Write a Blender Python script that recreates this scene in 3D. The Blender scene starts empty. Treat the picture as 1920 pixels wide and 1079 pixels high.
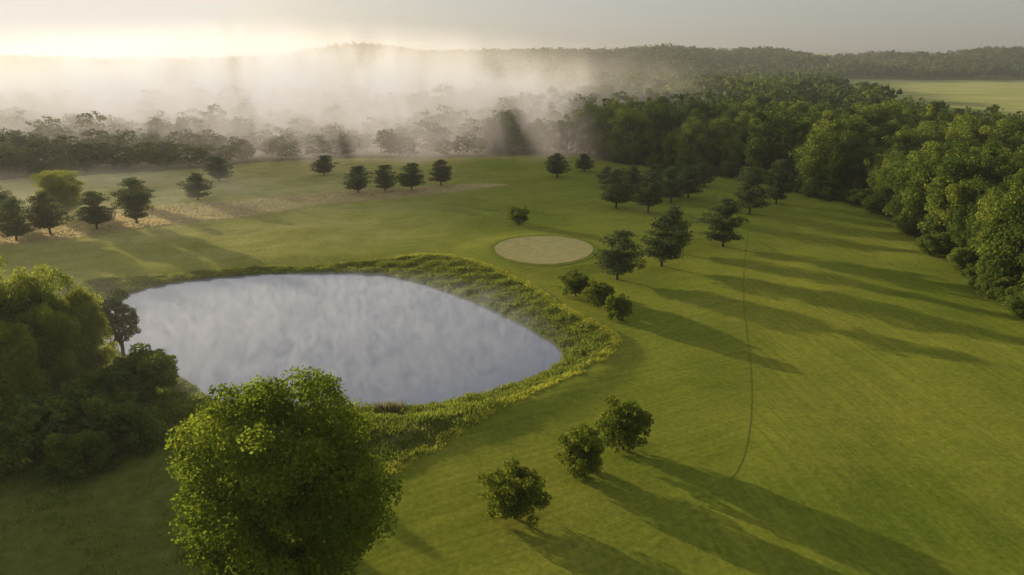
import bpy, math, numpy as np
from mathutils import Vector
R = np.random.default_rng(7)
H = 40.0; F = 1297.0; PITCH = math.radians(18.1)
SP, CP = math.sin(PITCH), math.cos(PITCH)
scene = bpy.context.scene
COL = scene.collection

# ---------- survey helpers: bearing / depression -> ground position in metres
def G(px, py, z=0.0):
    u = (px-960)/F; v = (py-539.5)/F
    t = (H-z)/(SP+v*CP)
    return u*t, t*(CP-v*SP)
def TH(px, pb, pt):
    x, y = G(px, pb); v = (pt-539.5)/F
    t = y/(CP-v*SP)
    return H - t*(SP+v*CP)
def TW(pb, w):
    v = (pb-539.5)/F
    return w/F*H/(SP+v*CP)

def sstep(a, b, x):
    t = np.clip((x-a)/(b-a), 0, 1); return t*t*(3-2*t)
def inside(poly, X, Y):
    c = np.zeros(np.shape(X), bool); n = len(poly)
    for i in range(n):
        x1, y1 = poly[i]; x2, y2 = poly[(i+1) % n]
        cond = ((y1 > Y) != (y2 > Y))
        xi = (x2-x1)*(Y-y1)/((y2-y1)+1e-12)+x1
        c ^= cond & (X < xi)
    return c
def segdist(poly, X, Y, closed=True):
    d = np.full(np.shape(X), 1e9); n = len(poly)
    for i in range(n if closed else n-1):
        x1, y1 = poly[i]; x2, y2 = poly[(i+1) % n]
        dx, dy = x2-x1, y2-y1
        t = np.clip(((X-x1)*dx+(Y-y1)*dy)/(dx*dx+dy*dy+1e-9), 0, 1)
        d = np.minimum(d, np.hypot(X-x1-t*dx, Y-y1-t*dy))
    return d
def smooth_poly(p, n=6, closed=True):
    p = np.array(p, float); m = len(p); out = []
    rng = range(m) if closed else range(m-1)
    for i in rng:
        if closed: a, b, c, d = p[i-1], p[i], p[(i+1) % m], p[(i+2) % m]
        else: a, b, c, d = p[max(i-1, 0)], p[i], p[i+1], p[min(i+2, m-1)]
        for k in range(n):
            t = k/n
            out.append(.5*((2*b)+(-a+c)*t+(2*a-5*b+4*c-d)*t*t+(-a+3*b-3*c+d)*t**3))
    if not closed: out.append(p[-1])
    return np.array(out)

WZ = -1.1
pond = smooth_poly([G(x, y, WZ) for x, y in [(262,545),(330,529),(450,517),(560,512),(680,513),(760,524),(850,552),(930,584),(1000,620),(1045,648),(1057,668),(1040,690),(960,724),(860,750),(770,766),(690,772),(600,770),(500,765),(400,752),(345,715),(290,690),(240,670),(190,640),(190,590),(220,560)]], 5)
rim = smooth_poly([G(x, y, 0) for x, y in [(150,532),(300,512),(420,500),(600,492),(740,484),(820,480),(900,497),(960,520),(1010,545),(1058,585),(1145,632),(1148,660),(1095,696),(1005,736),(915,780),(815,838),(720,888),(600,930),(450,900),(330,850),(200,780),(60,700),(60,600)]], 4)
strip = smooth_poly([G(x, y) for x, y in [(20,458),(200,438),(420,411),(600,386),(780,368),(940,351),(925,346),(800,350),(650,358),(500,372),(300,388),(120,420),(0,436)]], 4)
track = smooth_poly([G(x, y) for x, y in [(1408,415),(1397,480),(1394,560),(1405,660),(1409,740),(1403,820),(1380,888),(1320,945),(1250,1005),(1130,1100)]], 8, False)
green_c = G(1020, 472)

def vnoise(X, Y, s, seed):
    r = np.random.default_rng(seed); out = 0
    for k in range(5):
        a = r.uniform(0, 2*math.pi); f = r.uniform(.6, 1.6)/s
        out = out+np.sin((X*math.cos(a)+Y*math.sin(a))*f*2*math.pi+r.uniform(0, 6.28))
    return out/5
def height(X, Y):
    X = np.asarray(X, float); Y = np.asarray(Y, float)
    near = 1-sstep(250, 600, np.hypot(X, Y))
    z = near*(.5*vnoise(X, Y, 60, 1)+.26*vnoise(X, Y, 22, 2)+.06*vnoise(X, Y, 8, 12))
    z = z + (Y > -50)*sstep(330, 700, Y)*sstep(170, -80, X)*19
    z = z + sstep(250, 520, Y)*sstep(60, 220, X)*1.5*(1+vnoise(X, Y, 160, 3))
    ridge = 47+22*vnoise(X, Y*.3, 900, 4)+20*vnoise(X, Y*.3, 420, 5)
    ridge = ridge*(.45+.55*sstep(-620, -400, X))
    z = np.where(Y > 1100, z+(np.maximum(ridge-z, 0))*sstep(1250, 2000, Y), z)
    m = (np.abs(X+20) < 120) & (Y > 30) & (Y < 200)
    if np.any(m):
        xs, ys = X[m], Y[m]
        d = segdist(pond, xs, ys); ins = inside(pond, xs, ys)
        sd = np.where(ins, -d, d)
        zz = z[m]
        blend = sstep(26, 3, sd)
        zz = zz*(1-blend)
        far = sstep(105, 122, ys)
        prof = -1.7+ .9*sstep(-2.5, 1.2, sd)+.8*sstep(.6, 11, sd)
        berm = (1-far)*.9*np.exp(-((sd-6)/3.6)**2)
        z[m] = zz+prof+berm
    dg = np.hypot(X-green_c[0], Y-green_c[1])
    z = z*(1-sstep(22, 13, dg))+.55*sstep(20, 12, dg)
    return z
def hz(x, y): return float(height(np.array([x]), np.array([y]))[0])

# ---------- mesh building
def make_mesh(name, V, Fq, tint=None, mats=(), midx=None, smooth=False):
    me = bpy.data.meshes.new(name)
    V = np.asarray(V, np.float32); Fq = np.asarray(Fq, np.int32)
    me.vertices.add(len(V)); me.vertices.foreach_set("co", V.ravel())
    me.loops.add(len(Fq)*4); me.loops.foreach_set("vertex_index", Fq.ravel())
    me.polygons.add(len(Fq)); me.polygons.foreach_set("loop_start", np.arange(len(Fq), dtype=np.int32)*4)
    for m in mats: me.materials.append(m)
    if midx is not None: me.polygons.foreach_set("material_index", np.asarray(midx, np.int32))
    if tint is not None:
        a = me.attributes.new("tint", 'FLOAT', 'POINT'); a.data.foreach_set("value", np.asarray(tint, np.float32))
    if smooth: me.polygons.foreach_set("use_smooth", np.ones(len(Fq), bool))
    me.update(calc_edges=True)
    return me
def nrm(a): return a/(np.linalg.norm(a, axis=-1, keepdims=True)+1e-9)
def leaves(P, N, size, rng, aspect=.6):
    n = len(P)
    t = nrm(np.cross(N, rng.normal(size=(n, 3)))); b = np.cross(N, t)
    s = (size*rng.uniform(.6, 1.3, n))[:, None]
    return np.stack([P+t*s, P+b*s*aspect, P-t*s, P-b*s*aspect], 1).reshape(-1, 3)
def tube(pts, rad, sides=7):
    pts = np.array(pts, float); V = []; Fq = []
    for i, p in enumerate(pts):
        d = pts[min(i+1, len(pts)-1)]-pts[max(i-1, 0)]; d /= np.linalg.norm(d)+1e-9
        a = np.cross(d, [.3, 1, .1]); a /= np.linalg.norm(a); b = np.cross(d, a)
        for k in range(sides):
            th = 2*math.pi*k/sides; V.append(p+rad[i]*(a*math.cos(th)+b*math.sin(th)))
    for i in range(len(pts)-1):
        for k in range(sides):
            Fq.append([i*sides+k, i*sides+(k+1) % sides, (i+1)*sides+(k+1) % sides, (i+1)*sides+k])
    return np.array(V), np.array(Fq)
def merge(parts):
    Vs, Fs, o = [], [], 0
    for V, Fq in parts: Vs.append(V); Fs.append(Fq+o); o += len(V)
    return np.concatenate(Vs), np.concatenate(Fs)

def decid(seed, Ht, W, nc, nl, leaf, base=.12, cz=.56, az=.44, cr=.19, fill=.5, lobe=.12, nr=.9, even=False):
    rng = np.random.default_rng(seed)
    d = nrm(rng.normal(size=(nc, 3)))
    if even:   # evenly spread clumps with no bald side
        i = np.arange(nc)+.5; ph = np.arccos(1-2*i/nc); t5 = math.pi*(1+5**.5)*i
        d = nrm(np.column_stack([np.cos(t5)*np.sin(ph), np.sin(t5)*np.sin(ph), np.cos(ph)])+rng.normal(0, .07, (nc, 3)))
    lob = 1+lobe*np.sin(3*np.arctan2(d[:, 1], d[:, 0])+rng.uniform(0, 6))+lobe*.8*np.sin(5*d[:, 2]+rng.uniform(0, 6))+rng.normal(0, .06, nc)
    rr = rng.uniform(fill, 1.0, nc)**.6
    if even: rr[rng.uniform(size=nc) < .25] *= .6
    C = d*np.array([W/2*(1-cr), W/2*(1-cr), Ht*az*(1-cr*.6)])*(rr*lob)[:, None]
    C[:, 2] += Ht*cz
    C[:, 2] = np.maximum(C[:, 2], Ht*base)
    r = W*cr*rng.uniform(.5, 1.35, nc)
    ci = rng.choice(nc, nl, p=r**2/np.sum(r**2))
    dd = nrm(rng.normal(size=(nl, 3))+[0, 0, .25])
    rad = r[ci]*rng.uniform(.2, 1.15, nl)**.5
    P = C[ci]+dd*rad[:, None]*np.array([1, 1, .8])
    fx = (W/2)/np.percentile(np.hypot(P[:, 0], P[:, 1]), 98.5); fz = Ht/np.percentile(P[:, 2], 99.7)
    sc = np.array([fx, fx, fz]); P = P*sc; C = C*sc
    P[:, 2] = np.maximum(P[:, 2], .15)
    N = nrm(dd*.8+nrm(rng.normal(size=(nl, 3)))*nr+[0, 0, .2])
    V = leaves(P, N, leaf, rng)
    ct = rng.uniform(.2, .8, nc)
    tint = np.repeat(np.clip(ct[ci]+rng.normal(0, .16, nl), 0, 1), 4)
    tr = Ht*.017+.06
    parts = [tube([[0, 0, -.3], [rng.normal(0, .1), rng.normal(0, .1), Ht*.2], [rng.normal(0, .3), rng.normal(0, .3), Ht*.5], [0, 0, Ht*.85]], [tr*1.3, tr, tr*.65, tr*.15])]
    for i in rng.choice(nc, min(nc, 16), replace=False):
        z0 = min(max(Ht*rng.uniform(.12, .6), 0.1), max(C[i, 2]-.2, .2))
        s = np.array([0, 0, z0]); m = (s+C[i])/2+[0, 0, .02*Ht]
        parts.append(tube([s, m, C[i]], [tr*.5, tr*.3, tr*.1], 5))
    return V, tint, merge(parts)
def pine(seed, Ht, W, nl, leaf):
    rng = np.random.default_rng(seed)
    C = []; r = []; lim = []
    nw = 11
    lean = rng.normal(0, .03, 2); side = rng.uniform(0, 6.28)
    for k in range(nw):
        f = .2+.77*k/(nw-1)+rng.normal(0, .015)
        env = W/2*min(1, (1.12-f)/.54)**.8*(.72+.28*min(1, (f-.12)/.22))*rng.uniform(.82, 1.12)
        nb = max(3, int(7*(1.1-f)+2)); a0 = rng.uniform(0, 6.28)
        for j in range(nb):
            a = a0+j*6.283/nb+rng.normal(0, .35); e = env*rng.uniform(.55, 1.22)*(1+.14*math.cos(a-side))
            for q in ([.95, .62, .3] if e > W*.22 else [.85, .4]):
                rr = e*q
                C.append([rr*math.cos(a), rr*math.sin(a), Ht*f+rr*.12+rng.normal(0, .1)]); r.append(W*.105*rng.uniform(.55, 1.35))
            lim.append((f, a, e))
    C = np.array(C); r = np.array(r); nc = len(C)
    C[:, :2] += C[:, 2:3]*lean
    ci = rng.choice(nc, nl, p=r**2/np.sum(r**2))
    dd = nrm(rng.normal(size=(nl, 3)))
    P = C[ci]+dd*(r[ci]*rng.uniform(.1, 1.1, nl)**.5)[:, None]*np.array([1.2, 1.2, .6])
    N = nrm(dd*.5+nrm(rng.normal(size=(nl, 3))))
    V = leaves(P, N, leaf, rng, .5)
    ct = rng.uniform(.2, .8, nc); tint = np.repeat(np.clip(ct[ci]+rng.normal(0, .14, nl), 0, 1), 4)
    tr = Ht*.018+.05
    parts = [tube([[0, 0, -.3], [0.05, 0, Ht*.3], [0, .05, Ht*.65], [0, 0, Ht*.98]], [tr*1.25, tr, tr*.6, tr*.1])]
    for f, a, e in lim:
        z = Ht*f
        parts.append(tube([[0, 0, z-.15], [e*.9*math.cos(a), e*.9*math.sin(a), z+e*.1]], [tr*.28, tr*.08], 4))
    return V, tint, merge(parts)

# ---------- materials
def newmat(name):
    m = bpy.data.materials.new(name); m.use_nodes = True; nt = m.node_tree; nt.nodes.clear()
    return m, nt, nt.nodes.new("ShaderNodeOutputMaterial")
def foliage(name, c1, c2, c3, trans=.35, rand=.25):
    m, nt, o = newmat(name); N = nt.nodes.new; L = nt.links.new
    at = N("ShaderNodeAttribute"); at.attribute_name = "tint"
    oi = N("ShaderNodeObjectInfo")
    ad = N("ShaderNodeMath"); ad.operation = 'MULTIPLY_ADD'; L(oi.outputs["Random"], ad.inputs[0]); ad.inputs[1].default_value = rand*2; ad.inputs[2].default_value = -rand
    s = N("ShaderNodeMath"); s.operation = 'ADD'; s.use_clamp = True; L(at.outputs["Fac"], s.inputs[0]); L(ad.outputs[0], s.inputs[1])
    cr = N("ShaderNodeValToRGB"); e = cr.color_ramp.elements
    e[0].position = 0; e[0].color = (*c1, 1); e[1].position = 1; e[1].color = (*c3, 1); k = e.new(.5); k.color = (*c2, 1)
    L(s.outputs[0], cr.inputs[0])
    d = N("ShaderNodeBsdfDiffuse"); t = N("ShaderNodeBsdfTranslucent"); mx = N("ShaderNodeMixShader"); mx.inputs[0].default_value = trans
    hs = N("ShaderNodeHueSaturation"); hs.inputs["Hue"].default_value = .49; hs.inputs["Saturation"].default_value = 1.05; hs.inputs["Value"].default_value = 2.4
    L(cr.outputs[0], d.inputs[0]); L(cr.outputs[0], hs.inputs["Color"]); L(hs.outputs[0], t.inputs[0])
    L(d.outputs[0], mx.inputs[1]); L(t.outputs[0], mx.inputs[2]); L(mx.outputs[0], o.inputs[0])
    return m
M_cotton = foliage("cottonwood_leaf", (.065,.095,.012), (.125,.165,.02), (.22,.24,.035), .52, .05)
M_leaf = foliage("leaf", (.09,.12,.018), (.155,.185,.028), (.25,.26,.045), .52, .12)
M_brush = foliage("brush_leaf", (.07,.1,.022), (.125,.16,.03), (.2,.22,.042), .45, .15)
M_forest = foliage("forest_leaf", (.05,.08,.018), (.105,.145,.026), (.24,.26,.048), .42, .32)
M_far = foliage("far_forest_leaf", (.042,.065,.022), (.075,.105,.028), (.14,.16,.04), .35, .0)
M_pine = foliage("pine_needle", (.042,.06,.02), (.075,.098,.032), (.14,.15,.048), .3, .1)
M_shrub = foliage("shrub_leaf", (.06,.09,.013), (.115,.145,.02), (.22,.22,.03), .45, .12)
M_weed = foliage("weed_leaf", (.1,.13,.02), (.19,.225,.035), (.32,.3,.07), .42)
M_rim = foliage("rim_grass_leaf", (.22,.25,.03), (.32,.33,.05), (.42,.39,.09), .45)
M_dry = foliage("dry_grass", (.4,.33,.16), (.54,.45,.24), (.66,.56,.34), .4)
M_reed = foliage("reed_blade", (.14,.13,.05), (.21,.19,.07), (.27,.24,.09), .35)
def bark():
    m, nt, o = newmat("bark"); N = nt.nodes.new; L = nt.links.new
    no = N("ShaderNodeTexNoise"); no.inputs["Scale"].default_value = 3; no.inputs["Detail"].default_value = 5
    cr = N("ShaderNodeValToRGB"); cr.color_ramp.elements[0].color = (.03,.022,.015,1); cr.color_ramp.elements[1].color = (.13,.1,.07,1)
    tc = N("ShaderNodeTexCoord"); L(tc.outputs["Object"], no.inputs[0])
    L(no.outputs[0], cr.inputs[0]); p = N("ShaderNodeBsdfPrincipled"); p.inputs["Roughness"].default_value = .9
    L(cr.outputs[0], p.inputs["Base Color"]); L(p.outputs[0], o.inputs[0]); return m
M_bark = bark()

def ground_mat():
    m, nt, o = newmat("grass_ground"); N = nt.nodes.new; L = nt.links.new
    geo = N("ShaderNodeNewGeometry")
    def noise(scale, detail=4, vec=None, rough=.55):
        n = N("ShaderNodeTexNoise"); n.inputs["Scale"].default_value = scale; n.inputs["Detail"].default_value = detail; n.inputs["Roughness"].default_value = rough
        L(vec or geo.outputs["Position"], n.inputs["Vector"]); return n.outputs[0]
    def ramp(f, p0, c0, p1, c1):
        r = N("ShaderNodeValToRGB"); e = r.color_ramp.elements; e[0].position = p0; e[0].color = (*c0, 1); e[1].position = p1; e[1].color = (*c1, 1); L(f, r.inputs[0]); return r.outputs[0]
    def mix(f, a, b, bt='MIX'):
        x = N("ShaderNodeMix"); x.data_type = 'RGBA'; x.blend_type = bt
        if isinstance(f, float): x.inputs[0].default_value = f
        else: L(f, x.inputs[0])
        L(a, x.inputs[6])
        if isinstance(b, tuple): x.inputs[7].default_value = (*b, 1)
        else: L(b, x.inputs[7])
        return x.outputs[2]
    def streak(ang, a, b, sc=1.3, ln=.05):
        r0 = N("ShaderNodeMapping"); r0.inputs["Rotation"].default_value = (0, 0, math.radians(ang)); L(geo.outputs["Position"], r0.inputs[0])
        mp = N("ShaderNodeMapping"); mp.inputs["Scale"].default_value = (sc, ln, 1); L(r0.outputs[0], mp.inputs[0])
        return ramp(noise(1.0, 5, mp.outputs[0], .65), .3, a, .7, b)
    at = N("ShaderNodeAttribute"); at.attribute_name = "zone"; sp = N("ShaderNodeSeparateColor"); L(at.outputs["Color"], sp.inputs[0])
    ag = N("ShaderNodeAttribute"); ag.attribute_name = "backlit_gold"
    am = N("ShaderNodeAttribute"); am.attribute_name = "mow"
    base = ramp(noise(.03, 6), .32, (.185,.22,.022), .7, (.32,.305,.042))
    backlit_gold = ramp(noise(.05, 6), .32, (.35,.32,.085), .7, (.56,.48,.18))
    base = mix(ag.outputs["Fac"], base, backlit_gold)
    A, B = (.8,.83,.8), (1.2,1.17,1.17)
    base = mix(1.0, base, mix(am.outputs["Fac"], streak(-6, A, B, 1.8, .03), streak(62, A, B, 1.8, .03)), 'MULTIPLY')
    base = mix(1.0, base, ramp(noise(1.6, 8, None, .8), .34, (.68,.72,.68), .66, (1.24,1.22,1.24)), 'MULTIPLY')
    base = mix(1.0, base, ramp(noise(.2, 5, None, .6), .35, (.88,.92,.88), .65, (1.08,1.05,1.06)), 'MULTIPLY')
    roughc = ramp(noise(.7, 6, None, .7), .3, (.08,.1,.018), .75, (.23,.22,.06))
    tan = ramp(noise(.6, 6, None, .7), .3, (.34,.28,.13), .7, (.56,.47,.25))
    field = ramp(noise(.012, 4), .35, (.3,.32,.1), .65, (.46,.42,.18))
    base = mix(sp.outputs[0], base, roughc)
    base = mix(sp.outputs[1], base, tan)
    base = mix(sp.outputs[2], base, field)
    p = N("ShaderNodeBsdfPrincipled"); p.inputs["Roughness"].default_value = 1; p.inputs["Specular IOR Level"].default_value = 0
    L(base, p.inputs["Base Color"]); p.inputs["Sheen Weight"].default_value = .08; p.inputs["Sheen Roughness"].default_value = .5; p.inputs["Sheen Tint"].default_value = (.8,.8,.15,1)
    b = N("ShaderNodeBump"); b.inputs["Strength"].default_value = .9; b.inputs["Distance"].default_value = .1; L(noise(2.2, 8, None, .8), b.inputs["Height"])
    L(b.outputs[0], p.inputs["Normal"]); L(p.outputs[0], o.inputs[0]); return m
M_ground = ground_mat()

def simple_noise_mat(name, c1, c2, scale, lo=.3, hi=.7):
    m, nt, o = newmat(name); N = nt.nodes.new; L = nt.links.new
    geo = N("ShaderNodeNewGeometry"); n = N("ShaderNodeTexNoise"); n.inputs["Scale"].default_value = scale; n.inputs["Detail"].default_value = 8; n.inputs["Roughness"].default_value = .7
    L(geo.outputs["Position"], n.inputs[0]); r = N("ShaderNodeValToRGB"); r.color_ramp.elements[0].position = lo; r.color_ramp.elements[1].position = hi
    r.color_ramp.elements[0].color = (*c1, 1); r.color_ramp.elements[1].color = (*c2, 1); L(n.outputs[0], r.inputs[0])
    p = N("ShaderNodeBsdfPrincipled"); p.inputs["Roughness"].default_value = 1; p.inputs["Specular IOR Level"].default_value = 0; L(r.outputs[0], p.inputs["Base Color"]); L(p.outputs[0], o.inputs[0]); return m
M_green = simple_noise_mat("putting_green", (.38,.34,.12), (.56,.46,.2), .6)
M_fringe = simple_noise_mat("green_fringe", (.16,.2,.022), (.26,.27,.045), .9)
M_track = simple_noise_mat("track_grass", (.14,.17,.018), (.23,.24,.03), 1.5)

def water_mat():
    m, nt, o = newmat("pond_water"); N = nt.nodes.new; L = nt.links.new
    geo = N("ShaderNodeNewGeometry")
    g = N("ShaderNodeBsdfGlossy"); g.inputs["Roughness"].default_value = .1; g.inputs["Color"].default_value = (.92,.93,.98,1)
    d = N("ShaderNodeBsdfDiffuse"); d.inputs["Color"].default_value = (.23,.245,.31,1)
    f = N("ShaderNodeFresnel"); f.inputs[0].default_value = 2.4
    n = N("ShaderNodeTexNoise"); n.inputs["Scale"].default_value = 1.2; n.inputs["Detail"].default_value = 3; L(geo.outputs["Position"], n.inputs[0])
    b = N("ShaderNodeBump"); b.inputs["Strength"].default_value = .03; b.inputs["Distance"].default_value = .05; L(n.outputs[0], b.inputs["Height"])
    L(b.outputs[0], g.inputs["Normal"])
    mx = N("ShaderNodeMixShader"); L(f.outputs[0], mx.inputs[0]); L(d.outputs[0], mx.inputs[1]); L(g.outputs[0], mx.inputs[2]); L(mx.outputs[0], o.inputs[0]); return m
M_water = water_mat()

def vol_mat(name, dens, aniso, color, scale=None, thr=(.45,.7), stretch=(1,1,1), rate=1.0, inner=.35, detail=3, floor=0.0, dist=.5, glow_fill=None):
    m, nt, o = newmat(name); N = nt.nodes.new; L = nt.links.new
    v = N("ShaderNodeVolumeScatter"); v.inputs["Color"].default_value = (*color, 1); v.inputs["Anisotropy"].default_value = aniso
    out = v.outputs[0]
    if scale is None: v.inputs["Density"].default_value = dens
    else:
        tc = N("ShaderNodeTexCoord"); geo = N("ShaderNodeNewGeometry")
        ln = N("ShaderNodeVectorMath"); ln.operation = 'LENGTH'; L(tc.outputs["Object"], ln.inputs[0])
        fo = N("ShaderNodeMapRange"); fo.inputs[1].default_value = 1.0; fo.inputs[2].default_value = inner; fo.interpolation_type = 'SMOOTHSTEP'; L(ln.outputs["Value"], fo.inputs[0])
        mp = N("ShaderNodeMapping"); mp.inputs["Scale"].default_value = stretch; L(geo.outputs["Position"], mp.inputs[0])
        n = N("ShaderNodeTexNoise"); n.inputs["Scale"].default_value = scale; n.inputs["Detail"].default_value = detail; n.inputs["Roughness"].default_value = .55; n.inputs["Distortion"].default_value = dist; L(mp.outputs[0], n.inputs[0])
        mr = N("ShaderNodeMapRange"); mr.inputs[1].default_value = thr[0]; mr.inputs[2].default_value = thr[1]; mr.inputs[3].default_value = floor; L(n.outputs[0], mr.inputs[0])
        a = N("ShaderNodeMath"); a.operation = 'MULTIPLY'; L(fo.outputs[0], a.inputs[0]); L(mr.outputs[0], a.inputs[1])
        b = N("ShaderNodeMath"); b.operation = 'MULTIPLY'; L(a.outputs[0], b.inputs[0]); b.inputs[1].default_value = dens
        L(b.outputs[0], v.inputs["Density"])
        if glow_fill:   # emission added with density, standing in for repeated scattering between droplets
            em = N("ShaderNodeEmission"); em.inputs[0].default_value = (*glow_fill[:3], 1)
            c = N("ShaderNodeMath"); c.operation = 'MULTIPLY'; L(b.outputs[0], c.inputs[0]); c.inputs[1].default_value = glow_fill[3]; L(c.outputs[0], em.inputs[1])
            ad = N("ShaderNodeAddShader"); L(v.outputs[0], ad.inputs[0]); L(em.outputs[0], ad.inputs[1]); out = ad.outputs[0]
    L(out, o.inputs["Volume"])
    m.cycles.volume_step_rate = rate
    return m

def add(name, me, loc=(0,0,0), parent=None, **props):
    ob = bpy.data.objects.new(name, me); ob.location = loc
    COL.objects.link(ob)
    if parent: ob.parent = parent
    for k, v in props.items(): ob[k] = v
    return ob

# ---------- ground sheet
def axis(lo_f, hi_f, step, lo, hi, g):
    mid = list(np.arange(lo_f, hi_f, step)); s = step; x = mid[-1]; up = []
    while x < hi: s *= g; x += s; up.append(x)
    s = step; x = mid[0]; dn = []
    while x > lo: s *= g; x -= s; dn.append(x)
    return np.array(dn[::-1]+mid+up)
ax = axis(-85, 110, .8, -6000, 6000, 1.045); ay = axis(40, 210, .8, -400, 9000, 1.035)
XX, YY = np.meshgrid(ax, ay); ZZ = height(XX.ravel(), YY.ravel()).reshape(XX.shape)
nx, ny = len(ax), len(ay)
idx = np.arange(nx*ny).reshape(ny, nx)
Fg = np.stack([idx[:-1, :-1], idx[:-1, 1:], idx[1:, 1:], idx[1:, :-1]], -1).reshape(-1, 4)
me = make_mesh("ground", np.stack([XX, YY, ZZ], -1).reshape(-1, 3), Fg, mats=[M_ground], smooth=True)

front = [G(x, y) for x, y in [(-500,375),(-100,345),(100,332),(300,322),(480,306),(620,297),(800,298),(1000,290),(1080,293),(1150,303),(1230,313),(1300,324),(1400,336),(1480,352),(1540,374),(1600,382),(1650,402),(1700,438),(1770,490),(1850,545),(1935,600),(2080,700)]]
wood_poly = np.array(front+[(300, 60), (1500, 200), (3000, 2300), (-3000, 2300), (-1500, 300)])
fieldA = np.array([(198,330),(265,346),(700,390),(2000,900),(2000,1420),(640,1420),(520,1180),(330,720),(240,450)])
Xf, Yf = XX.ravel(), YY.ravel()
zone = np.zeros((nx*ny, 4), np.float32); zone[:, 3] = 1
zone[:, 0] = np.maximum(inside(rim, Xf, Yf)*1.0, inside(wood_poly, Xf, Yf)*1.0)
scrub = sstep(4, -6, Xf-(-19-(Yf-50)*.10)+2.5*np.sin(Yf*.5)) * (Yf < 96) * (Yf > -100)*.75
zone[:, 0] = np.maximum(zone[:, 0], scrub)
sdn = segdist(strip, Xf, Yf); ins = inside(strip, Xf, Yf)
zone[:, 1] = sstep(-.6, .8, np.where(ins, sdn, -sdn)+.5*vnoise(Xf, Yf, 7, 61))
zone[:, 2] = inside(fieldA, Xf, Yf)
ca = me.color_attributes.new("zone", 'FLOAT_COLOR', 'POINT'); ca.data.foreach_set("color", zone.ravel())
a = me.attributes.new("backlit_gold", 'FLOAT', 'POINT'); a.data.foreach_set("value", (sstep(10, -70, Xf)*sstep(115, 170, Yf)).astype(np.float32))  # backlight yellow painted into the far-left grass colour
tx = np.interp(Yf, track[::-1, 1], track[::-1, 0])
a = me.attributes.new("mow", 'FLOAT', 'POINT'); a.data.foreach_set("value", sstep(2, -2, Xf-tx).astype(np.float32))
add("ground", me, kind="structure")

def fan_sheet(name, poly, dz, mat, rings=8, flat=None):
    poly = np.array(poly); c = poly.mean(0); n = len(poly)
    V = []
    for r in range(rings+1):
        f = r/rings if r else .001
        p = c+(poly-c)*f
        z = np.full(n, flat) if flat is not None else height(p[:, 0], p[:, 1])+dz
        V.append(np.column_stack([p, z]))
    V = np.concatenate(V); Fq = []
    for r in range(rings):
        for k in range(n): Fq.append([r*n+k, r*n+(k+1) % n, (r+1)*n+(k+1) % n, (r+1)*n+k])
    return make_mesh(name, V, Fq, mats=[mat], smooth=True)
th = np.linspace(0, 2*math.pi, 96, endpoint=False)
gr = 1+.03*np.sin(2*th+1)+.02*np.sin(3*th)+.006*np.sin(17*th)
gp = np.column_stack([green_c[0]+TW(472, 90)*gr*np.cos(th), green_c[1]+12.2*gr*np.sin(th)])
gp2 = np.array(green_c)+(gp-np.array(green_c))*1.1
add("green_fringe", fan_sheet("green_fringe", gp2, .06, M_fringe, 14), kind="structure")
add("putting_green", fan_sheet("putting_green", gp, .1, M_green, 14), kind="structure")
pc = pond.mean(0); wp = pc+(pond-pc)*1.03
add("pond_water", fan_sheet("pond_water", wp, 0, M_water, 4, flat=WZ), kind="structure")
def ribbon(name, line, w, dz, mat):
    d = np.gradient(line, axis=0); d /= np.linalg.norm(d, axis=1)[:, None]; n = np.column_stack([-d[:, 1], d[:, 0]])
    a = line+n*w[:, None]/2; b = line-n*w[:, None]/2
    V = np.concatenate([np.column_stack([a, height(a[:, 0], a[:, 1])+dz]), np.column_stack([b, height(b[:, 0], b[:, 1])+dz])])
    k = len(line); Fq = [[i, i+1, k+i+1, k+i] for i in range(k-1)]
    return make_mesh(name, V, Fq, mats=[mat])
tl = smooth_poly(track, 2, False)
add("grass_path", ribbon("grass_path", tl, .1*sstep(len(tl), len(tl)*.6, np.arange(len(tl)))+.02, .02, M_track), kind="structure")

# ---------- individual trees
def arche(gen, leafmat):
    V, tint, (tv, tf) = gen
    n = len(V)//4
    return (make_mesh("crown", V, np.arange(n*4).reshape(-1, 4), tint, [leafmat]), make_mesh("trunk", tv, tf, np.full(len(tv), .3), [M_bark], smooth=True))
PINES = [(arche(pine(20+i, 10, 8.2, 9500, .21), M_pine), 10, 8.2) for i in range(6)]
SHRUBS = [(arche(decid(40+i, 5, 6, 110, 13000, .14, base=.06, cz=.52, az=.5, cr=.1, fill=.3, even=True), M_shrub), 5, 6) for i in range(3)]
BRUSH = [(arche(decid(50+i, 5, 6, 80, 12000, .16, base=.05, cz=.5, az=.5, cr=.12, fill=.3, lobe=.18), M_brush), 5, 6) for i in range(3)]
BIG = [(arche(decid(60+i, 20, 15, 110, 42000, .22, base=.06, cz=.54, az=.47, cr=.13, fill=.45, lobe=.16, even=True), M_leaf), 20, 15) for i in range(2)]
COTTON = (arche(decid(71, 20, 15, 260, 95000, .14, base=.05, cz=.53, az=.47, cr=.085, fill=.6, lobe=.07, even=True), M_cotton), 20, 15)
SPARSE = [(arche(decid(80, 13, 9, 70, 11000, .18, base=.22, cz=.6, az=.4, cr=.1, fill=.15), M_pine), 13, 9)]
def plant(kind, arch, px, pb, pt, w, label, category, group=None):
    (cm, tm), h0, w0 = arch
    x, y = G(px, pb); h = TH(px, pb, pt); wd = TW(pb, w)
    e = bpy.data.objects.new(kind, None); COL.objects.link(e); e.empty_display_size = .5
    e.location = (x, y, hz(x, y)); e.rotation_euler = (0, 0, R.uniform(0, 6.28)); e.scale = (wd/w0, wd/w0, h/h0)
    e["label"] = label; e["category"] = category
    if group: e["group"] = group
    add("trunk", tm, parent=e); add("crown", cm, parent=e)
    return e
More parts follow.
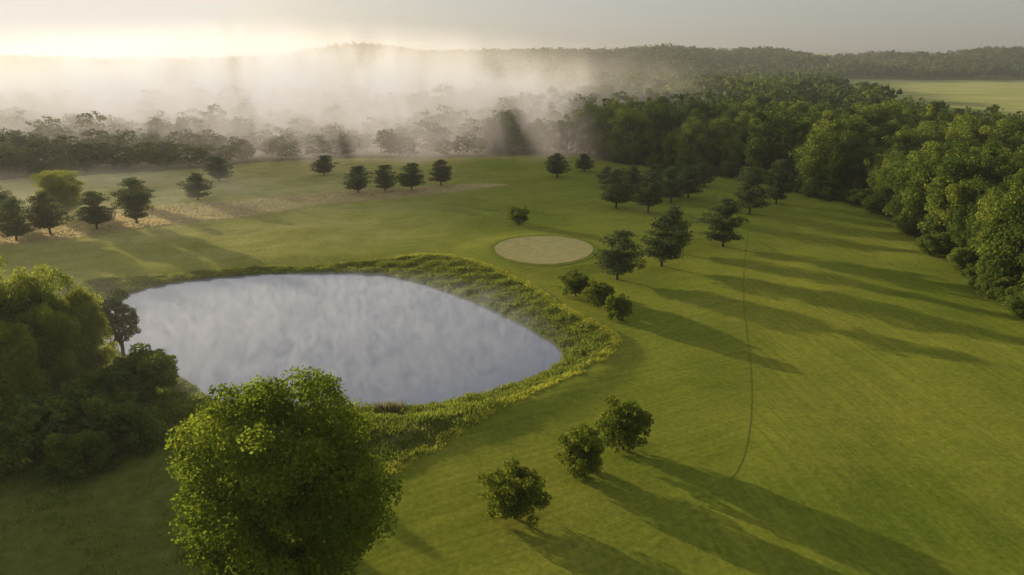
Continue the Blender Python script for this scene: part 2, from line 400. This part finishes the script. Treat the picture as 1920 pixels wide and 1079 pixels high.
pl = [(1157,524,435,82),(1240,500,410,84),(1262,470,388,60),(1355,462,373,75),(1405,405,316,62),(1455,383,298,48),(1155,390,318,62),(1215,398,325,58),(1258,380,315,50),(1185,362,312,46),(1290,372,312,50),(1225,352,308,44),(1320,352,308,42),(1045,334,290,46),(1095,322,290,34),(1140,350,314,40),
 (672,363,311,46),(722,358,308,42),(772,357,307,46),(827,350,302,42),(608,331,295,42),(372,376,326,50),(412,343,295,44),(257,422,336,58),(182,430,362,56),(95,440,362,66),(32,452,376,60),(5,418,355,60),(-40,445,360,60),(268,392,345,40)]
for i, (x, b, t, w) in enumerate(pl):
    plant("pine_tree", PINES[i % 6], x, b, t, w*1.02, "dark green pine standing on the mown fairway" if b > 340 else "small hazy pine at the edge of the misty fairway", "tree", "pines scattered along the fairway")
plant("deciduous_tree", BIG[1], 122, 402, 320, 80, "pale hazy broadleaf tree among the pines beside the dry grass", "tree")
plant("round_shrub", SHRUBS[0], 972, 421, 388, 46, "small dark shrub alone on the open fairway", "shrub")
for i, (x, b, t, w) in enumerate([(1080,555,510,62),(1122,575,531,64),(1160,602,555,52)]):
    plant("round_shrub", SHRUBS[i], x, b, t, w, "rounded green shrub in a row of three by the putting green", "shrub", "row of shrubs by the putting green")
for i, (x, b, t, w) in enumerate([(1168,843,760,114),(1090,893,810,92),(966,968,878,126)]):
    plant("round_shrub", SHRUBS[(i+1) % 3], x, b, t, w, "bushy yellow-green shrub with long shadow on the mown grass", "shrub", "shrubs on the slope below the pond")
plant("cottonwood_tree", COTTON, 562, 1150, 718, 366, "large bushy cottonwood with sunlit yellow-green leaves beside the pond", "tree")
lt = [(90,740,510,130),(10,770,500,160),(-120,800,505,220),(165,730,540,120),(130,770,575,100),(50,820,600,120)]
for i, (x, b, t, w) in enumerate(lt):
    plant("deciduous_tree", BIG[(i+1) % 2], x, b, t, w, "tall shaded broadleaf tree crowded on the pond shore", "tree", "trees crowded on the pond shore")
plant("deciduous_tree", SPARSE[0], 230, 668, 536, 92, "thin open-crowned tree leaning over the pond edge", "tree")
for i, (x, b, t, w) in enumerate([(280,750,668,135),(205,780,695,140),(230,840,750,140),(110,850,740,190),(0,880,750,210),(150,890,810,120)]):
    plant("shore_shrub", BRUSH[i % 3], x, b, t, w, "dense shaded shrub on the brushy pond bank", "shrub", "shrubs on the brushy pond bank")

# ---------- woods
FT = []
for i in range(8):
    rr = np.random.default_rng(900+i)
    V, tint, (tv, tf) = decid(100+i, 16, 10.5, int(rr.integers(55, 100)), 12500, .225, base=.03, cz=.52, az=.48, cr=float(rr.uniform(.1, .15)), fill=.5, lobe=float(rr.uniform(.06, .16)), nr=.75)
    n = len(V)//4; Fq = np.concatenate([np.arange(n*4).reshape(-1, 4), tf+n*4])
    FT.append(make_mesh("forest_tree", np.concatenate([V, tv]), Fq, np.concatenate([tint, np.full(len(tv), .3)]), [M_forest, M_bark], np.concatenate([np.zeros(n), np.ones(len(tf))])))
def lod(seed, nl, leaf, nc):
    V, tint, _ = decid(seed, 16, 10.5, nc, nl, leaf, base=.1, cz=.53, az=.47, cr=.17, fill=.6, lobe=.07, nr=.5, even=True)
    return V, tint
LODS = [[lod(200+i, 620, .66, 30) for i in range(5)], [lod(210+i, 220, 1.15, 20) for i in range(5)], [lod(220+i, 60, 2.0, 12) for i in range(5)]]
cand = []
def grid(y0, y1, s, sc):
    y = y0
    while y < y1:
        xm = .80*y+35
        xs = np.arange(-xm, xm, s); n = len(xs)
        px = xs+R.uniform(-.45, .45, n)*s; py = y+R.uniform(-.45, .45, n)*s
        for a, b in zip(px, py): cand.append((a, b, sc))
        y += s
grid(95, 420, 9.0, 1.0); grid(420, 820, 10.5, 1.15); grid(820, 1400, 14, 1.4); grid(1400, 2150, 19, 1.6)
fr = np.array(front)
for a in range(12, len(fr)-2):   # continuous wall of crowns along the wood's edge
    p0, p1 = fr[a], fr[a+1]; L_ = np.hypot(*(p1-p0)); nrmv = np.array([-(p1-p0)[1], (p1-p0)[0]])/L_
    for k in range(int(L_/7)+1):
        q = p0+(p1-p0)*((k+.5)*7/L_)+nrmv*R.uniform(2.5, 5.5)
        cand.append((q[0], q[1], .8))
cand = np.array(cand)
k = inside(wood_poly, cand[:, 0], cand[:, 1]) & ~inside(fieldA, cand[:, 0], cand[:, 1])
cand = cand[k]
dist = np.hypot(cand[:, 0], cand[:, 1])
vis = np.abs(cand[:, 0]) < .745*cand[:, 1]+12
cand = cand[vis | (dist > 300)]
czz = height(cand[:, 0], cand[:, 1])
dist = np.hypot(cand[:, 0], cand[:, 1]); vis = np.abs(cand[:, 0]) < .745*cand[:, 1]+12
east = sstep(0, 40, cand[:, 0])*(cand[:, 1] < 800)
big = R.lognormal(0, .22, len(cand))
hs = (.95+.2*vnoise(cand[:, 0], cand[:, 1], 70, 9)+R.normal(0, .09, len(cand)))*big**.5*cand[:, 2]**.5*(1+.22*east)
west = (cand[:, 0] < 10) & (cand[:, 1] < 400)
edge = segdist(fr, cand[:, 0], cand[:, 1], False)
hs = np.where(west, hs*(.6+.3*sstep(0, 60, edge))*(1+.25*vnoise(cand[:, 0], cand[:, 1], 40, 91)), hs)
hs = np.clip(hs, .35, 1.6)
ws = cand[:, 2]*big*R.uniform(.9, 1.1, len(cand))*(1+.12*east)*np.where((cand[:, 0] < 10) & (cand[:, 1] < 700), 1.12, 1)
order = np.argsort(np.where(cand[:, 0] > 10, dist, dist*1.3)+np.where(vis, 0, 1e4))
ind = order[:290]; rest = order[290:]
for j, i in enumerate(ind):
    ob = bpy.data.objects.new("woodland_tree", FT[j % 8]); COL.objects.link(ob)
    ob.location = (cand[i, 0], cand[i, 1], czz[i]); s = hs[i]; w = ws[i]
    ob.scale = (w, w*R.uniform(.9, 1.1), s); ob.rotation_euler = (0, 0, R.uniform(0, 6.28))
    ob["label"] = "leafy broadleaf tree at the edge of the dense wood"; ob["category"] = "tree"; ob["group"] = "trees of the dense wood"
seg = fr[9:]
for q in range(80):
    a = R.integers(0, len(seg)-2); t = R.uniform(); p = seg[a]*(1-t)+seg[a+1]*t+R.normal(0, 1.5, 2)
    (cm, tm), h0, w0 = BRUSH[q % 3]
    ob = bpy.data.objects.new("edge_shrub", cm); COL.objects.link(ob); s = R.uniform(.5, 1.3)
    ob.location = (p[0], p[1], hz(p[0], p[1])); ob.scale = (s, s, s*R.uniform(.7, 1)); ob.rotation_euler = (0, 0, R.uniform(0, 6.28))
    ob["label"] = "low leafy shrub at the foot of the wood"; ob["category"] = "shrub"; ob["group"] = "shrubs along the wood edge"
Vs, Ts = [], []
for li, (a, b) in enumerate([(0, 420), (420, 820), (820, 9999)]):
    sel = rest[(cand[rest, 1] >= a) & (cand[rest, 1] < b)]
    vi = R.integers(0, 5, len(sel))
    for t in range(5):
        s = sel[vi == t]
        if not len(s): continue
        V, tint = LODS[li][t]; an = R.uniform(0, 6.28, len(s)); ca_, sa = np.cos(an), np.sin(an)
        sc = ws[s]
        x = (V[None, :, 0]*ca_[:, None]-V[None, :, 1]*sa[:, None])*sc[:, None]+cand[s, 0][:, None]
        y = (V[None, :, 0]*sa[:, None]+V[None, :, 1]*ca_[:, None])*sc[:, None]+cand[s, 1][:, None]
        z = V[None, :, 2]*hs[s][:, None]+czz[s][:, None]
        Vs.append(np.stack([x, y, z], -1).reshape(-1, 3))
        Ts.append((tint[None]*.6+.2+R.normal(0, .25, len(s))[:, None]).ravel())
V = np.concatenate(Vs); T = np.clip(np.concatenate(Ts), 0, 1)
add("distant_woodland", make_mesh("distant_woodland", V, np.arange(len(V)).reshape(-1, 4), T, [M_far]), kind="stuff")

# ---------- pond rim weeds, dry strip, reeds
def tufts(name, pts, hgt, rad, nb, mat, seed, bw=.05, lean=.5):
    rng = np.random.default_rng(seed); n = len(pts)
    P = np.repeat(pts, nb, 0); m = len(P)
    hh = np.repeat(hgt, nb)*rng.uniform(.5, 1.1, m)
    z0 = height(P[:, 0], P[:, 1])
    a = rng.uniform(0, 6.28, m); r = rad*np.sqrt(rng.uniform(0, 1, m))
    base = np.column_stack([P[:, 0]+r*np.cos(a), P[:, 1]+r*np.sin(a), z0-.03])
    tip = base+np.column_stack([np.cos(a)*hh*lean*rng.uniform(.2, 1, m), np.sin(a)*hh*lean*rng.uniform(.2, 1, m), hh])
    b2 = rng.uniform(0, 6.28, m); sd = np.column_stack([np.cos(b2), np.sin(b2), np.zeros(m)])*(bw*rng.uniform(.6, 1.4, m))[:, None]
    mid = (base+tip)/2
    V = np.stack([base, mid+sd, tip, mid-sd], 1).reshape(-1, 3)
    t = np.repeat(np.clip(np.repeat(rng.uniform(.1, .9, n), nb)+rng.normal(0, .15, m), 0, 1), 4)
    return add(name, make_mesh(name, V, np.arange(len(V)).reshape(-1, 4), t, [mat]), kind="stuff")
lo, hi = rim.min(0), rim.max(0)
p = R.uniform(lo, hi, (110000, 2))
ok = inside(rim, p[:, 0], p[:, 1]) & ~inside(pond, p[:, 0], p[:, 1])
p = p[ok]; nn = vnoise(p[:, 0], p[:, 1], 5, 30)+vnoise(p[:, 0], p[:, 1], 2.2, 31)
p = p[nn+R.normal(0, .4, len(p)) > -.35]; nn = vnoise(p[:, 0], p[:, 1], 4, 30)
tufts("shore_weeds", p[:34000], .22+.42*np.clip(nn[:34000]+.5, 0, 1.4), .35, 9, M_weed, 5, .06, .7)
p = R.uniform(lo-1, hi+1, (120000, 2)); dr = segdist(rim, p[:, 0], p[:, 1])
p = p[(dr < .8+.25*vnoise(p[:, 0], p[:, 1], 4, 71)) & (p[:, 0] > -25) & (vnoise(p[:, 0], p[:, 1], 9, 72) > -.6)]
tufts("rim_grass", p[:10000], np.full(len(p[:10000]), .42), .25, 9, M_rim, 15, .045, .5)
lo, hi = strip.min(0), strip.max(0)
p = R.uniform(lo, hi, (30000, 2)); p = p[inside(strip, p[:, 0], p[:, 1])]; p = p[vnoise(p[:, 0], p[:, 1], 6, 62) > -.5][:14000]
tufts("dry_rough_grass", p, np.full(len(p), .4), .4, 6, M_dry, 6, .06)
rx, ry = G(722, 772, -1)
p = np.array([rx, ry])+R.normal(0, 1, (90, 2))*[1.3, .45]
tufts("cattail_reeds", p, np.full(len(p), 1.3), .2, 7, M_reed, 8, .035, .15)
p = R.uniform([-95, 30], [-14, 92], (12000, 2)); sc = p[:, 0] < -24-(p[:, 1]-50)*.1
p = p[sc & ~inside(rim, p[:, 0], p[:, 1])]; nn = vnoise(p[:, 0], p[:, 1], 9, 44)+R.normal(0, .25, len(p)); p = p[nn > .05]
tufts("scrub_grass", p, np.full(len(p), .4), .5, 7, M_weed, 9, .045)

# ---------- haze and mist (scattering volumes; mist and steam carry an added glow)
def vbox(name, lo, hi, mat):
    x0, y0, z0 = lo; x1, y1, z1 = hi
    V = [(x0,y0,z0),(x1,y0,z0),(x1,y1,z0),(x0,y1,z0),(x0,y0,z1),(x1,y0,z1),(x1,y1,z1),(x0,y1,z1)]
    Fq = [(0,3,2,1),(4,5,6,7),(0,1,5,4),(1,2,6,5),(2,3,7,6),(3,0,4,7)]
    return add(name, make_mesh(name, V, Fq, mats=[mat]), kind="structure")
vbox("sky_haze", (-3500, -300, -8), (3500, 2600, 95), vol_mat("haze_volume", .00014, .4, (1,.94,.87)))
def ellip(name, c, r, mat):
    bpy.ops.mesh.primitive_ico_sphere_add(subdivisions=3, radius=1, location=c)
    o = bpy.context.object; o.name = name; o.scale = r; o.data.materials.append(mat); o["kind"] = "stuff"; return o
M_mist = vol_mat("mist_volume", .055, .25, (1,.87,.72), .019, (.37,.66), (1.3,.9,.75), .5, .15, 3.5, .02, 1.4, glow_fill=(1,.77,.56,.42))
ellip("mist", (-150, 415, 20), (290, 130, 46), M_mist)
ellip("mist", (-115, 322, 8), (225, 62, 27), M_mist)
ellip("mist", (-130, 215, 1), (100, 70, 7), vol_mat("thin_mist_volume", .008, .4, (1,.9,.78), .035, (.4,.7), (1,1,1.2), .6, glow_fill=(1,.8,.58,.38)))
ellip("mist", (-62, 82, 4), (42, 42, 15), vol_mat("added_veil_volume", .003, .5, (1,.93,.8), .05, (.3,.7), (1,1,1), .8, .1, glow_fill=(1,.8,.55,.4)))  # thin glowing volume added to give a golden backlit veil at left
ellip("pond_steam", (-28, 104, -1.1), (46, 36, 3.0), vol_mat("steam_volume", .11, .3, (1,.98,.97), .3, (.36,.82), (1.1,.75,.5), .3, .6, 4.5, .04, 2.0, glow_fill=(.92,.9,.96,.12)))

# ---------- light
el = math.radians(9); az = (-.753, .658)
d = Vector((-az[0]*math.cos(el), -az[1]*math.cos(el), -math.sin(el)))
sun = bpy.data.lights.new("sun", 'SUN'); sun.energy = 5; sun.angle = math.radians(.5); sun.color = (1,.88,.66)
so = bpy.data.objects.new("sun", sun); so.rotation_euler = d.to_track_quat('-Z', 'Y').to_euler(); so.location = (-100, 80, 60); COL.objects.link(so)
w = bpy.data.worlds.new("World"); scene.world = w; w.use_nodes = True; nt = w.node_tree
bg = nt.nodes["Background"]; sk = nt.nodes.new("ShaderNodeTexSky"); sk.sky_type = 'NISHITA'; sk.sun_disc = False
sk.sun_elevation = el; sk.sun_rotation = math.atan2(az[0], az[1]); sk.dust_density = 2.0; sk.air_density = 1.0
bw = nt.nodes.new("ShaderNodeRGBToBW"); mx = nt.nodes.new("ShaderNodeMix"); mx.data_type = 'RGBA'; mx.inputs[0].default_value = .42
gm = nt.nodes.new("ShaderNodeGamma"); gm.inputs[1].default_value = .46
mn = nt.nodes.new("ShaderNodeVectorMath"); mn.operation = 'MINIMUM'; mn.inputs[1].default_value = (3.0, 2.82, 2.55)
nt.links.new(sk.outputs[0], bw.inputs[0]); nt.links.new(sk.outputs[0], mx.inputs[6]); nt.links.new(bw.outputs[0], mx.inputs[7])
nt.links.new(mx.outputs[2], gm.inputs[0]); nt.links.new(gm.outputs[0], mn.inputs[0]); nt.links.new(mn.outputs[0], bg.inputs[0]); bg.inputs[1].default_value = .27
scene.view_settings.view_transform = 'Standard'; scene.view_settings.look = 'None'; scene.view_settings.exposure = 0

cam = bpy.data.cameras.new("camera"); cam.sensor_width = 36; cam.lens = 36*F/1920; cam.clip_end = 20000
co = bpy.data.objects.new("camera", cam); co.location = (0, 0, H); co.rotation_euler = (math.pi/2-PITCH, 0, 0); COL.objects.link(co); scene.camera = co
